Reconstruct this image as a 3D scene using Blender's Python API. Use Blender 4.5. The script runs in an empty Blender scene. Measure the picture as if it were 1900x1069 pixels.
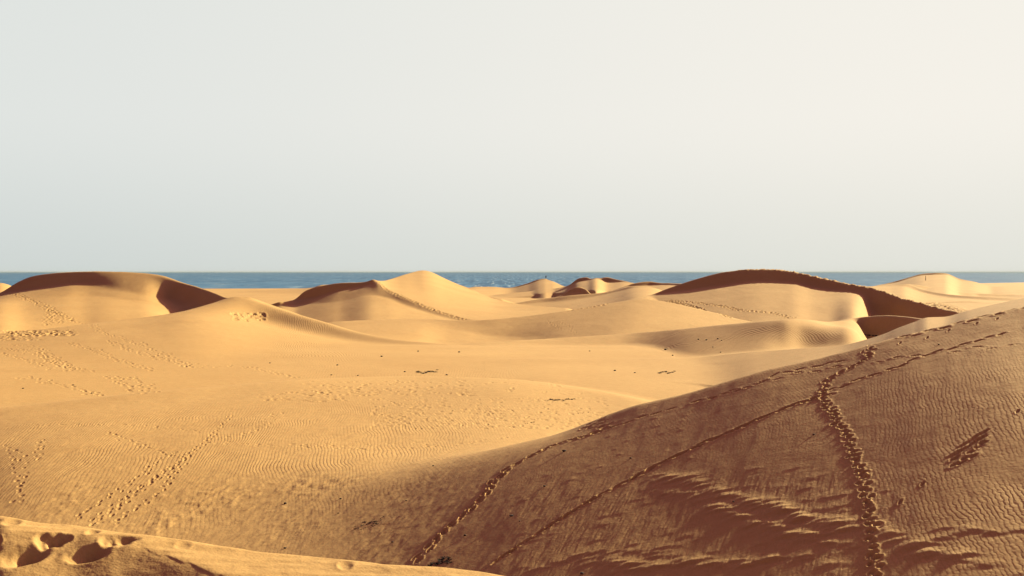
import bpy, math, random
import numpy as np
# ------------------------------------------------------------------ camera, world, sun
HQ = 1.0                                   # mesh density (1 = full)
H, F, HOR, CX = 18.0, 2293.0, 505.0, 950.0  # eye height above the sea, focal length in photo pixels, horizon row, centre column
SUN_AZ, SUN_EL = math.radians(50), math.radians(22)   # clockwise from the view direction (+Y)
scene = bpy.context.scene
cam_d = bpy.data.cameras.new('camera'); cam = bpy.data.objects.new('camera', cam_d)
scene.collection.objects.link(cam); scene.camera = cam
cam.location = (0, 0, H); cam.rotation_euler = (math.pi/2, 0, 0)
cam_d.sensor_width = 36; cam_d.lens = 36*F/1900; cam_d.shift_y = -29.5/1900
cam_d.clip_start = 0.1; cam_d.clip_end = 200000
w = bpy.data.worlds.new("World"); scene.world = w; w.use_nodes = True
nt = w.node_tree; nt.nodes.clear()
N = nt.nodes.new; Lk = nt.links.new
sky = N('ShaderNodeTexSky'); sky.sky_type = 'NISHITA'; sky.sun_disc = False
sky.sun_elevation = SUN_EL; sky.sun_rotation = SUN_AZ
sky.altitude = 0; sky.air_density = 1.0; sky.dust_density = 4.0; sky.ozone_density = 1.0
# hazy air: a pale bank low over the sea that brightens towards the sun, pink-tinted sky above it
EXPO = 1.85
tc = N('ShaderNodeTexCoord'); sep = N('ShaderNodeSeparateXYZ'); Lk(tc.outputs['Generated'], sep.inputs[0])
def wdot(v):
    d = N('ShaderNodeVectorMath'); d.operation = 'DOT_PRODUCT'; Lk(tc.outputs['Generated'], d.inputs[0]); d.inputs[1].default_value = v
    return d.outputs['Value']
def wramp(src, a, b, lo=0, hi=1):
    m = N('ShaderNodeMapRange'); m.interpolation_type = 'SMOOTHSTEP'; Lk(src, m.inputs[0])
    for i, q in enumerate((a, b, lo, hi)): m.inputs[1+i].default_value = q
    return m.outputs[0]
def wmix(f, a, b):
    m = N('ShaderNodeMix'); m.data_type = 'RGBA'; Lk(f, m.inputs['Factor'])
    for k, q in (('A', a), ('B', b)):
        if isinstance(q, tuple): m.inputs[k].default_value = tuple(x*20/2**EXPO for x in q)+(1,)
        else: Lk(q, m.inputs[k])
    return m.outputs['Result']
toward = wramp(wdot((math.sin(math.radians(60)), math.cos(math.radians(60)), 0)), .05, .88)
low = wmix(toward, (.62, .67, .65), (.77, .77, .70))
high = wmix(toward, (.745, .775, .75), (.92, .885, .81))
haze = wmix(wramp(sep.outputs['Z'], -.02, .13), low, high)
haze = wmix(wramp(wdot((math.sin(math.radians(60)), math.cos(math.radians(60)), 0)), -.5, .02), (.68, .26, .29), haze)  # reddish band behind the view, unseen, added to redden the shaded sand
tint = N('ShaderNodeMix'); tint.data_type = 'RGBA'; tint.blend_type = 'MULTIPLY'; tint.inputs['Factor'].default_value = 1
Lk(sky.outputs[0], tint.inputs['A']); tint.inputs['B'].default_value = (1.2, .52, .64, 1)  # upper sky tinted pink, out of view, to colour the shade
full = wmix(wramp(sep.outputs['Z'], .23, .5), haze, tint.outputs['Result'])
bg = N('ShaderNodeBackground'); bg.inputs['Strength'].default_value = 0.05
out = N('ShaderNodeOutputWorld')
Lk(full, bg.inputs[0]); Lk(bg.outputs[0], out.inputs[0])
sd = bpy.data.lights.new('sun', 'SUN'); sd.energy = 5.0; sd.angle = math.radians(1.8); sd.color = (1, 0.965, 0.63)
so = bpy.data.objects.new('sun', sd); scene.collection.objects.link(so)
from mathutils import Vector
sdir = Vector((math.sin(SUN_AZ)*math.cos(SUN_EL), math.cos(SUN_AZ)*math.cos(SUN_EL), math.sin(SUN_EL)))
so.rotation_euler = sdir.to_track_quat('Z', 'Y').to_euler(); so.location = (0, 0, 60)
scene.view_settings.view_transform = 'Standard'; scene.view_settings.look = 'None'
scene.view_settings.exposure = EXPO; scene.view_settings.gamma = 1.0
scene.render.resolution_x = 1024; scene.render.resolution_y = 576

# ------------------------------------------------------------------ helpers
rs = np.random.RandomState(7)
TAB = rs.rand(256, 256).astype(np.float32)
def noise(x, y, seed=0):                    # value noise in -1..1
    x = x + seed*17.31; y = y + seed*9.73
    xi = np.floor(x).astype(np.int64); yi = np.floor(y).astype(np.int64)
    fx = (x-xi).astype(np.float32); fy = (y-yi).astype(np.float32)
    fx = fx*fx*fx*(fx*(fx*6-15)+10); fy = fy*fy*fy*(fy*(fy*6-15)+10)
    a = TAB[xi & 255, yi & 255]; b = TAB[(xi+1) & 255, yi & 255]
    c = TAB[xi & 255, (yi+1) & 255]; d = TAB[(xi+1) & 255, (yi+1) & 255]
    return ((a*(1-fx)+b*fx)*(1-fy)+(c*(1-fx)+d*fx)*fy)*2-1
def fbm(x, y, o=3, seed=0):
    s = 0; a = 1.0; t = 0
    for k in range(o):
        s = s+a*noise(x*2**k, y*2**k, seed+k*3); t += a; a *= .5
    return s/t
def sstep(a, b, x):
    t = np.clip((x-a)/(b-a), 0, 1); return t*t*(3-2*t)
def pch(xs, ys, x):                         # monotone cubic through points, flat outside
    xs = np.array(xs, float); ys = np.array(ys, float)
    if len(xs) == 1: return np.full_like(x, ys[0], dtype=float)
    h = np.diff(xs); dl = np.diff(ys)/h
    m = np.zeros(len(xs)); m[0] = dl[0]; m[-1] = dl[-1]
    for i in range(1, len(xs)-1):
        if dl[i-1]*dl[i] > 0:
            w1 = 2*h[i]+h[i-1]; w2 = h[i]+2*h[i-1]
            m[i] = (w1+w2)/(w1/dl[i-1]+w2/dl[i])
    xc = np.clip(x, xs[0], xs[-1]); i = np.clip(np.searchsorted(xs, xc)-1, 0, len(xs)-2)
    t = (xc-xs[i])/h[i]
    return (ys[i]*(1+2*t)*(1-t)**2+h[i]*m[i]*t*(1-t)**2+ys[i+1]*t*t*(3-2*t)+h[i]*m[i+1]*t*t*(t-1))

# ------------------------------------------------------------------ polar grid that the dune field is sampled on
pc = 0.75/HQ
cols = np.concatenate([np.linspace(-500, -40, int(110*HQ))[:-1], np.arange(-40, 1940, 1.35*pc), np.linspace(1940, 2400, int(110*HQ))[1:]])
RATE = [(2.5, .006), (5.5, .0032), (6.2, .0016), (10, .0016), (11.5, .02), (20, .012), (22, .0014), (62, .0016), (75, .0022), (130, .0026), (215, .0022), (235, .0016), (450, .0016), (520, .0022), (600, .0015), (820, .0015), (900, .004), (1250, .005)]
ds = [2.5]
while ds[-1] < 1250:
    r = np.interp(ds[-1], [a for a, b in RATE], [b for a, b in RATE])/HQ
    ds.append(ds[-1]*(1+r))
ds = np.array(ds); NR, NC = len(ds), len(cols)
U = (cols-CX)/F
print('grid', NR, NC, NR*NC)
X = (U[:, None]*ds[None, :]); Y = np.broadcast_to(ds[None, :], X.shape)
DI = np.gradient(ds)

def blur(Z, sd_m, sx_m, dref):              # gaussian blur with widths in metres at distance dref
    i = min(np.searchsorted(ds, dref), NR-1)
    for axis, s in ((1, sd_m/DI[i]), (0, sx_m/(1.35*pc/F*dref))):
        r = int(s*2.5)
        if r < 1: continue
        r = min(r, Z.shape[axis]//3)
        k = np.exp(-.5*(np.arange(-r, r+1)/s)**2); k /= k.sum()
        P = np.pad(Z, [(r, r) if a == axis else (0, 0) for a in (0, 1)], mode='edge')
        n = P.shape[axis]; m = 1 << (n+2*r).bit_length()
        A = np.fft.rfft(P, m, axis=axis); K = np.fft.rfft(k, m)
        R = np.fft.irfft(A*(K[:, None] if axis == 0 else K[None, :]), m, axis=axis)
        Z = R[2*r:2*r+Z.shape[0], :] if axis == 0 else R[:, 2*r:2*r+Z.shape[1]]
    return Z

def layer(crest, knots, back=.3, tail=.5, rd=0, rx=0, endL=.35, endR=.35):
    """a dune: crest = (px, py, distance) points; knots go from the crest towards the camera, each
    ('s', [(px, py, slope)...]) or ('z', [(px, py, height)...]) or ('d', [(px, py, distance)...])"""
    c = np.array(crest, float)
    v0 = pch(c[:, 0], c[:, 1], cols); d0 = pch(c[:, 0], c[:, 2], cols)
    z0 = H-(v0-HOR)/F*d0
    D = [d0]; Zs = [z0]
    for mode, pts in knots:
        p = np.array(pts, float)
        v = pch(p[:, 0], p[:, 1], cols); q = pch(p[:, 0], p[:, 2], cols); pr = (v-HOR)/F
        if mode == 's': d1 = (H-Zs[-1]+q*D[-1])/(q+pr)
        elif mode == 'z': d1 = (H-q)/pr
        elif mode == 'x':                   # slope, or a distance where the third number is large; blended as distances
            zk = np.interp(p[:, 0], cols, Zs[-1]); dk = np.interp(p[:, 0], cols, D[-1]); pk = (p[:, 1]-HOR)/F
            d1 = pch(p[:, 0], np.where(p[:, 2] > 5, p[:, 2], (H-zk+p[:, 2]*dk)/(p[:, 2]+pk)), cols)
        else: d1 = q
        d1 = np.minimum(d1, D[-1]-.3)
        z1 = H-pr*d1
        D.append(d1); Zs.append(z1)
    Z = np.empty((NC, NR))
    off = np.maximum(c[0, 0]-cols, 0)/F*d0*endL+np.maximum(cols-c[-1, 0], 0)/F*d0*endR
    for j in range(NC):
        kd = [x[j] for x in D][::-1]; kz = [x[j] for x in Zs][::-1]
        kd = [kd[0]-150]+kd+[kd[-1]+60]; kz = [kz[0]-150*tail]+kz+[kz[-1]-60*back]
        Z[j] = np.interp(ds, kd, kz)-off[j]
    if d0.mean() > 200: rd = max(rd, .8)
    if rd or rx:
        Z = blur(Z, rd, rx or rd, float(d0[(cols > c[0, 0]) & (cols < c[-1, 0])].mean()))
    return Z
def smax(a, b, k):
    h = np.maximum(k-np.abs(a-b), 0)/k
    return np.maximum(a, b)+h*h*k*.25

# ------------------------------------------------------------------ the dune field
BASE = [(0, 3.5), (50, 4.3), (80, 6.2), (110, 7.1), (130, 7.4), (180, 7.0), (205, 5.6), (230, 4.6), (300, 4.6), (420, 4.8), (600, 4.5), (900, 3.4), (1100, .6), (1180, -3), (1300, -8)]
Z = np.broadcast_to(pch([a for a, b in BASE], [b for a, b in BASE], ds)[None, :], (NC, NR)).copy()
Z += fbm(X/40, Y/40, 2, 3)*.25*sstep(110, 160, Y)

def add(k, *a, **kw):
    global Z
    Z = smax(Z, layer(*a, **kw), k)
# far rows of dunes ---------------------------------------------------------------
add(.6, [(-300, 536, 1000), (0, 525, 950), (15, 528, 950), (22, 531, 950), (60, 545, 950)], [('s', [(0, 545, .03)])], tail=.1)
add(.6, [(380, 552, 900), (448, 541, 900), (520, 537, 900), (577, 534, 880), (598, 528.3, 860), (612, 528, 850), (640, 534, 850), (760, 545, 850)], [('s', [(448, 556, .012), (600, 560, .02)])], tail=.1)
add(.6, [(780, 540, 560), (853, 528, 560), (876, 532, 540), (901, 546, 500), (930, 553, 480)], [('s', [(853, 531, .3), (876, 537, .35), (901, 551, .3), (926, 555, .2)]), ('s', [(853, 556, .03)])], tail=.2)
add(.6, [(860, 536, 815), (883, 532, 812), (914, 532, 810), (941, 534, 808), (977, 525.5, 803), (1002, 517.4, 800), (1013, 516.5, 800), (1030, 522, 770), (1045, 529.5, 740), (1075, 540, 700)],
    [('s', [(883, 534, .05), (941, 536, .1), (977, 528, .62), (1002, 520, .62), (1013, 518.5, .62), (1022, 520.5, .2), (1045, 530.5, .1)]), ('s', [(883, 550, .02), (1000, 545, .04), (1045, 540, .04)])], tail=.1)
add(.6, [(1020, 538, 700), (1025, 535, 690), (1042, 532, 680), (1055, 528, 670), (1073, 515.3, 660), (1090, 513, 655), (1106, 514.8, 640), (1113, 515.5, 640), (1126, 513.4, 640), (1154, 517.5, 620), (1176, 523, 600), (1200, 532, 580)],
    [('s', [(1025, 536.5, .5), (1055, 530, .6), (1073, 523, .6), (1090, 520, .6), (1106, 517, .5), (1126, 524, .6), (1154, 523, .6), (1176, 526, .5)]), ('s', [(1025, 545, .04), (1100, 540, .035), (1176, 540, .04)])], tail=.2, endL=.1)
add(.6, [(1160, 530, 520), (1176, 524.5, 520), (1204, 521, 520), (1242, 521.7, 500), (1272, 523, 480), (1330, 530, 450)],
    [('s', [(1176, 532, .6), (1204, 530, .6), (1229, 528.5, .6), (1272, 530, .6)]), ('s', [(1176, 550, .03), (1272, 550, .04)])], tail=.2)
add(.5, [(1040, 549, 500), (1048, 544, 500), (1060, 535.6, 500), (1075, 530.5, 500), (1090, 533, 490), (1101, 541, 470), (1108, 548, 460)],
    [('s', [(1048, 547, .35), (1075, 543, .4), (1101, 545, .35)])], tail=.2, back=.3)
add(.5, [(930, 566, 440), (951, 562, 440), (1002, 553, 440), (1053, 546, 430), (1116, 541, 420), (1154, 533, 415), (1176, 525.5, 410), (1210, 530, 400)],
    [('s', [(951, 566, .14), (1053, 558, .16), (1116, 548, .2), (1176, 533, .25)]), ('s', [(951, 575, .04), (1053, 577, .03), (1176, 560, .03)])], tail=.2, rd=2)
# right far dunes
add(.6, [(1590, 540, 720), (1622, 530.5, 648), (1654, 523, 645), (1679, 516, 642), (1717, 506.3, 640), (1735, 505.2, 635), (1753, 505.8, 633), (1780, 516, 628), (1805, 521, 620), (1837, 530.5, 610), (1868, 536, 600), (1900, 541, 600), (2000, 545, 600)],
    [('s', [(1622, 531, .1), (1654, 526, .62), (1717, 510.5, .62), (1753, 509.5, .62), (1780, 519.5, .62), (1805, 523, .5), (1837, 531.5, .1)]), ('s', [(1622, 545, .04), (1750, 545, .045), (1900, 548, .03)])], tail=.1)
add(.5, [(1840, 542, 780), (1868, 536.5, 780), (1900, 531.6, 780), (1960, 528, 780), (2060, 532, 780)], [('s', [(1900, 545, .03)])], tail=.1)
add(.4, [(1600, 545, 440), (1640, 534, 440), (1677, 527, 440), (1683, 526.5, 440), (1720, 537, 425), (1774, 546, 405), (1830, 550, 395), (1900, 553, 390), (2000, 556, 390)],
    [('s', [(1677, 531, .12), (1720, 545, .2), (1774, 553, .2), (1900, 560, .12)]), ('s', [(1677, 560, .05), (1900, 572, .03)])], tail=.2, rd=.8)
add(.4, [(1650, 530, 520), (1684, 526, 520), (1774, 541, 520), (1850, 544.5, 520), (1900, 545.5, 520), (2000, 547, 520)],
    [('s', [(1684, 529, .2), (1774, 546.5, .22), (1900, 551, .2)])], tail=.1, rd=1.5)
add(.4, [(1715, 567, 300), (1731, 562, 300), (1763, 558, 300), (1795, 557, 300), (1837, 560, 295), (1879, 566, 290), (1920, 572, 285), (2000, 580, 280)],
    [('s', [(1731, 563, .5), (1763, 561.5, .6), (1795, 561, .6), (1879, 567, .4)]), ('s', [(1731, 580, .05), (1879, 585, .05)])], tail=.2)
# bright peak in the middle
add(.4, [(520, 562, 390), (548, 554.5, 402), (562, 540.6, 400), (577, 534, 398), (602, 528, 394), (627, 524, 391), (678, 521.7, 387), (693, 516.6, 385), (701, 519, 392), (728, 514, 432), (754, 506.5, 462), (774, 502, 480), (784, 501, 483), (794, 502.5, 483), (829, 518, 474), (883, 540.6, 452), (926, 556, 425), (985, 566, 385), (1053, 571, 350)],
    [('x', [(548, 556, .5), (577, 553.5, .63), (600, 547, .63), (627, 539.5, .63), (665, 532, .63), (690, 527, 382), (700, 524, 380), (716, 535.6, 368), (754, 553, 345), (804, 573.5, 322), (842, 586, 308), (865, 592, 300), (926, 598, 290), (1000, 602, 280)]),
     ('x', [(548, 566, .1), (627, 560, .12), (690, 548, .14), (716, 552, .16), (754, 567, .16), (804, 583, .14), (865, 597, .1), (1000, 605, .05)]),
     ('s', [(548, 600, .05), (700, 600, .06), (865, 606, .03), (1000, 612, .03)])], tail=.3)
# big left dune
add(.4, [(-200, 575, 345), (-60, 556, 342), (0, 543, 340), (25, 525, 338), (63, 509, 336), (101, 504, 333), (152, 501.5, 330), (227, 503, 326), (303, 508, 318), (354, 517, 300), (404, 528, 275), (443, 541, 250), (452, 560, 247)],
    [('s', [(-60, 560, .5), (0, 546, .62), (50, 537, .64), (101, 531, .64), (140, 526, .58), (180, 530, .32), (227, 540, .22), (270, 548, .22), (301, 553, .36), (330, 560, .6), (354, 563, .64), (417, 553, .64), (443, 543, .5)]),
     ('s', [(-60, 575, .0), (0, 565, .015), (50, 558, .05), (101, 552, .07), (180, 550, .12), (227, 556, .12), (300, 562, .1), (354, 568, .08), (400, 566, .2), (443, 560, .4)]),
     ('s', [(-60, 620, .03), (0, 620, .035), (150, 612, .06), (300, 600, .055), (400, 590, .3), (443, 590, .4)])], tail=.3, rd=.9, rx=1.6)
# big right far dune
add(.4, [(1180, 556, 347), (1205, 547, 346), (1243, 532, 344), (1294, 515, 341), (1344, 503, 337), (1395, 498, 333), (1438, 498, 329), (1478, 503, 322), (1534, 515, 310), (1584, 525.5, 298), (1622, 532, 290), (1660, 543, 280), (1679, 549.5, 272), (1721, 561, 260), (1753, 569.5, 250), (1818, 582, 230), (1870, 592, 220)],
    [('s', [(1205, 548, .5), (1281, 537, .64), (1344, 529, .64), (1420, 522, .64), (1470, 524, .64), (1508, 533, .64), (1546, 538, .64), (1584, 542, .64), (1602, 549, .64), (1612, 575, .64), (1660, 590, .6), (1721, 590, .5), (1818, 590, .3)]),
     ('s', [(1205, 600, .08), (1400, 604, .10), (1540, 608, .10), (1584, 610, .08), (1660, 600, .3), (1818, 600, .1)])], tail=.3)
# long wedge in front of it
add(.6, [(560, 604, 290), (640, 595, 285), (779, 591, 285), (830, 592, 280), (866, 593.5, 275), (926, 590, 272), (1053, 575, 272), (1128, 562, 274), (1193, 553.5, 275), (1250, 561, 270), (1320, 577, 260), (1395, 595, 248), (1480, 605, 235)],
    [('s', [(640, 625, .015), (779, 615, .03), (840, 612, .08), (926, 625, .125), (1053, 626, .09), (1128, 620, .09), (1193, 612, .10), (1320, 605, .08), (1395, 605, .06)]),
     ('s', [(640, 660, .02), (1193, 640, .1)])], tail=.3, rd=1.2)
# horn behind the hump
add(.2, [(1540, 600, 228), (1553, 594, 226), (1580, 588, 223), (1605, 582, 220), (1637, 578, 212), (1679, 579, 200), (1721, 584, 185), (1761, 595, 165), (1800, 606, 150)],
    [('s', [(1553, 595, .3), (1580, 590, .5), (1600, 625, .64), (1612, 630, .64), (1640, 621, .64), (1695, 601, .64), (1725, 590, .5), (1761, 597, .1)]),
     ('s', [(1553, 640, .03), (1761, 640, .03)])], tail=.3, rd=1.5, rx=.5)
# rippled ridge ending in the hump
add(.4, [(780, 640, 200), (876, 635, 200), (1053, 624, 205), (1154, 617, 205), (1280, 605.5, 186), (1344, 599, 178), (1433, 591, 168), (1458, 590, 166), (1496, 592, 170), (1546, 594, 180), (1575, 591, 185), (1588, 594, 187), (1598, 601, 187), (1603, 612, 185), (1607, 632, 180)],
    [('s', [(876, 640, .03), (1053, 635, .05), (1154, 630, .06), (1280, 620, .08), (1400, 606, .12), (1445, 598, .1), (1470, 602, .1), (1510, 614, .07), (1550, 628, .05), (1603, 632, .04)]),
     ('s', [(876, 660, .02), (1053, 660, .05), (1154, 660, .08), (1280, 660, .09), (1400, 650, .13), (1430, 648, .16), (1460, 646, .22), (1500, 645, .24), (1535, 643, .17), (1565, 642, .11), (1603, 640, .06)]),
     ('s', [(876, 690, .02), (1500, 680, .03)])], tail=.3, rd=1.6, rx=.7, endR=.6)
# left long ridge
add(.5, [(-250, 626, 196), (0, 615, 200), (76, 609, 203), (177, 596, 212), (303, 581, 225), (354, 567, 238), (400, 557, 246), (443, 541.5, 249), (470, 549, 246), (526, 566, 238), (627, 595, 222), (703, 615, 208), (779, 629, 197), (830, 635, 193), (900, 642, 190)],
    [('s', [(-250, 640, .03), (0, 630, .03), (177, 612, .03), (303, 597, .03), (354, 593, .04), (400, 590, .07), (430, 590, .13), (460, 592, .22), (490, 597, .29), (526, 606, .27), (560, 615, .21), (627, 628, .19), (703, 637, .15), (779, 641, .1), (860, 644, .05)]),
     ('z', [(-250, 695, 7.3), (0, 690, 7.3), (177, 690, 7.3), (354, 686, 7.3), (501, 668, 7.3), (652, 657, 7.2), (779, 648, 7.1), (880, 650, 7.0)])], tail=.1, back=.35, rd=1.4, rx=2.4)
# bright apron on the right, in front of the hump
add(.8, [(900, 676, 150), (1015, 672, 150), (1103, 675, 150), (1280, 666, 150), (1407, 652, 140), (1480, 647, 132), (1559, 641, 124), (1610, 629, 119), (1640, 619.5, 116), (1665, 609, 114), (1695, 598, 111), (1722, 589, 109), (1750, 588, 107), (1800, 575, 103), (1960, 540, 97)],
    [('s', [(1015, 720, .005), (1280, 720, .02), (1500, 700, .02), (1610, 660, .02), (1735, 625, .03), (1960, 560, .05)])], tail=.3, back=.14, endR=0)
# near plain with its own low crest
add(.5, [(-300, 775, 88), (0, 755, 92), (238, 730, 98), (400, 716, 103), (577, 702, 108), (750, 697, 112), (926, 701, 108), (1053, 714, 104), (1128, 726, 100), (1200, 741, 95), (1280, 760, 90)],
    [('s', [(0, 790, .03), (577, 735, .02), (800, 724, .005), (1053, 722, -.01), (1200, 750, .0)]),
     ('s', [(0, 850, .025), (577, 850, .03), (800, 800, .03), (1053, 780, .03), (1200, 780, .03), (1280, 790, .1)]),
     ('s', [(0, 1060, .1), (300, 1040, .13), (577, 1000, .13), (1200, 1000, .1)])], tail=0.06, back=.12, rd=1.0)
Z += 1.0*np.exp(-((X-43.0)/5.0)**2-((Y-158)/9.0)**2)*sstep(120, 140, Y)
Z -= .25*np.exp(-((X-34.5)/5.0)**2-((Y-157)/8.0)**2)
# the near right dune, given by inverse distance over its face
CP = [(1900, 562, 48.3), (1816, 583, 48.6), (1731, 606, 49), (1647, 627, 49.4), (1563, 650, 50.2), (1500, 666, 50.9), (1445, 677, 51.5), (1357, 702, 52.4), (1281, 725, 53.4), (1190, 746, 55.1), (1100, 765, 57.2), (1000, 785, 60.4),
      (1900, 700, 38.2)]
a_, b_ = .405, .095
for px, py in ((1900, 1069), (1900, 930), (1900, 860), (2200, 1069), (2200, 860), (1620, 1069), (1250, 1069), (950, 1069), (600, 1040), (1620, 930), (1250, 930), (1000, 930), (750, 930), (1620, 860), (400, 960), (1000, 860), (850, 880), (600, 960)):
    CP.append((px, py, (H-4.68)/((py-HOR)/F+a_*(px-CX)/F+b_)))
P = np.array(CP, float)
def tpsk(r2): return np.where(r2 > 0, r2*np.log(np.maximum(r2, 1e-12)), 0)*.5
s_ = 1/500.
A = P[:, :2]*s_; n = len(A)
K = tpsk(((A[:, None]-A[None])**2).sum(-1))+np.eye(n)*.002
Q = np.hstack([np.ones((n, 1)), A])
M = np.block([[K, Q], [Q.T, np.zeros((3, 3))]])
sol = np.linalg.solve(M, np.concatenate([1/P[:, 2], np.zeros(3)]))
def invd(px, py):
    pt = np.stack([px*s_, py*s_], -1)
    return tpsk(((pt[:, None]-A[None])**2).sum(-1))@sol[:n]+sol[n]+pt@sol[n+1:]
crestR = np.array([(1000, 792), (1100, 768), (1190, 746), (1281, 725), (1357, 702), (1445, 677), (1500, 666), (1563, 650), (1647, 627), (1731, 606), (1816, 583), (1900, 562), (2000, 537), (2400, 440)], float)
vt = pch(crestR[:, 0], crestR[:, 1], cols)
vt = np.where(cols < 1000, 792+(1000-cols)*.26, vt)
ZR = np.empty((NC, NR))
for j in range(NC):
    vs = np.arange(1400, vt[j]-.1, -4.0)
    vs = np.append(vs, vt[j])
    q = np.maximum(invd(np.full(len(vs), cols[j]), vs), 1/140.)
    d = 1/q; d = np.maximum.accumulate(d+np.arange(len(d))*1e-6)
    z = H-(vs-HOR)/F*d
    d = np.concatenate([[0], d, [d[-1]+60]]); z = np.concatenate([[z[0]-.1*d[1]], z, [z[-1]-60*.28]])
    ZR[j] = np.interp(ds, d, z)
ZR = blur(ZR, .35, .5, 55)-.25*(1-sstep(420, 980, cols))[:, None]
ZR = ZR-np.maximum(X-Y*(1925-CX)/F, 0)*.6
sR = np.clip(X-Y*(1690-CX)/F, 0, 4.5)
ZR = ZR-.026*sR**2*(1-sstep(34, 54, Y))
ZR = np.where(Y < 13, -50, ZR)
Z = smax(Z, ZR, np.interp(cols, [950, 1230], [3.0, .35])[:, None])
PX = np.broadcast_to(cols[:, None], Z.shape)
soft = sstep(36, 48, Y)*(1-sstep(88, 102, Y))*(1-sstep(1000, 1190, PX))
Z = Z*(1-soft)+blur(Z, 3.5, 2.5, 60)*soft
# foreground crest the photographer stands on
ZF = layer([(-500, 880, 11), (-200, 918, 10), (0, 951, 8.6), (57, 967, 8.5), (135, 972, 8.5), (190, 980, 8.4), (295, 993, 8.3), (400, 1008, 8.2), (500, 1022, 8.1), (595, 1031, 8.0), (754, 1047, 7.8), (880, 1056, 7.7), (975, 1069, 7.5), (1100, 1100, 7.1), (1400, 1180, 6.4)],
    [('s', [(-200, 950, .05), (0, 979, .05), (60, 984, .05), (130, 991, .05), (200, 1001, .05), (250, 1011, .05), (300, 1026, .05), (350, 1044, .05), (415, 1070, .05), (600, 1130, .03), (900, 1300, .03)]),
     ('s', [(-200, 1400, .32), (0, 1400, .32), (250, 1400, .32), (400, 1500, .3), (600, 1500, .15)])], tail=0, back=.62, rd=.03, rx=.09, endR=.2)
Zf = np.maximum(ZF, 15.2)
Zf = np.where(Y < 14, Zf, -50); ZF = np.where(Y < 10, np.where(Y < 7, Zf, np.maximum(ZF, -50)), ZF)
Z = np.where(Y < 20, np.maximum(Z, ZF), Z)

# ------------------------------------------------------------------ picking a spot of the sand, tracks
V = HOR+F*(H-Z)/ds[None, :]
def pick(px, py, dmin=13.0):
    j = int(np.clip(np.searchsorted(cols, px), 1, NC-1))
    i0 = np.searchsorted(ds, dmin)
    col = V[j, i0:]
    k = np.argmax(col <= py)
    if col[k] > py: k = len(col)-1
    k = max(k, 1); t = (col[k-1]-py)/max(col[k-1]-col[k], 1e-6); t = min(max(t, 0), 1)
    d = ds[i0+k-1]*(1-t)+ds[i0+k]*t
    return (px-CX)/F*d, d
DZ = np.zeros_like(Z)
def stamp(x, y, a, hl, hw, depth, rim=.35, skew=0, over=2.2):
    """a print: an elongated hollow with a raised rim; a = heading from +Y, hl/hw half length and width"""
    R = max(hl, hw)*over
    i0, i1 = np.searchsorted(ds, [y-R, y+R]); u = x/y
    j0, j1 = np.searchsorted(cols, [CX+F*(x-R)/(y+R) if x-R > 0 else CX+F*(x-R)/(y-R), CX+F*(x+R)/(y-R) if x+R > 0 else CX+F*(x+R)/(y+R)])
    if i1-i0 < 1 or j1-j0 < 1: return
    xx = X[j0:j1, i0:i1]-x; yy = Y[j0:j1, i0:i1]-y
    c, s = math.cos(a), math.sin(a)
    l = (xx*s+yy*c)/hl; t = (xx*c-yy*s)/hw
    r2 = (l*l+t*t)*(1+.3*noise(xx/hw*.7+x*31, yy/hw*.7+y*17, 91)+.1*noise(xx/hw*2.2, yy/hw*2.2+x*13, 92))
    r2 = np.maximum(r2, 0)
    DZ[j0:j1, i0:i1] += -depth*np.exp(-(r2**1.6))+rim*depth*np.exp(-((np.sqrt(r2)-1.45)/.38)**2)*(1+skew*l)*.8
rnd = random.Random(11)
def trail(pts, step=.36, side=.13, hl=.16, hw=.085, depth=.05, jit=.04, rim=.4, dmin=13.0, keep=1.0):
    W = [pick(px, py, dmin) for px, py in pts]
    s = 0; k = 0; nxt = 0
    for (x0, y0), (x1, y1) in zip(W[:-1], W[1:]):
        L = math.hypot(x1-x0, y1-y0)
        if L < 1e-3: continue
        a = math.atan2(x1-x0, y1-y0)
        while nxt < s+L:
            t = (nxt-s)/L; sg = 1 if k % 2 else -1
            x = x0+(x1-x0)*t+math.cos(a)*side*sg+rnd.gauss(0, jit); y = y0+(y1-y0)*t-math.sin(a)*side*sg+rnd.gauss(0, jit)
            if rnd.random() < keep:
                stamp(x, y, a+rnd.gauss(0, .2), hl*rnd.uniform(.8, 1.2), hw*rnd.uniform(.8, 1.25), depth*rnd.uniform(.6, 1.25), rim)
            k += 1; nxt += step*rnd.uniform(.85, 1.15)
        s += L
def patch(px0, px1, py0, py1, n, hl=.16, hw=.1, depth=.05, dmin=13, tilt=0):
    for _ in range(n):
        f = rnd.random(); px = px0+(px1-px0)*f
        py = min(py0, py1)+abs(py1-py0)*rnd.random()+tilt*(f-.5)
        x, y = pick(px, py, dmin)
        stamp(x, y, rnd.uniform(0, 3.1), hl*rnd.uniform(.7, 1.3), hw*rnd.uniform(.7, 1.3), depth*rnd.uniform(.5, 1.2))
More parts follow.
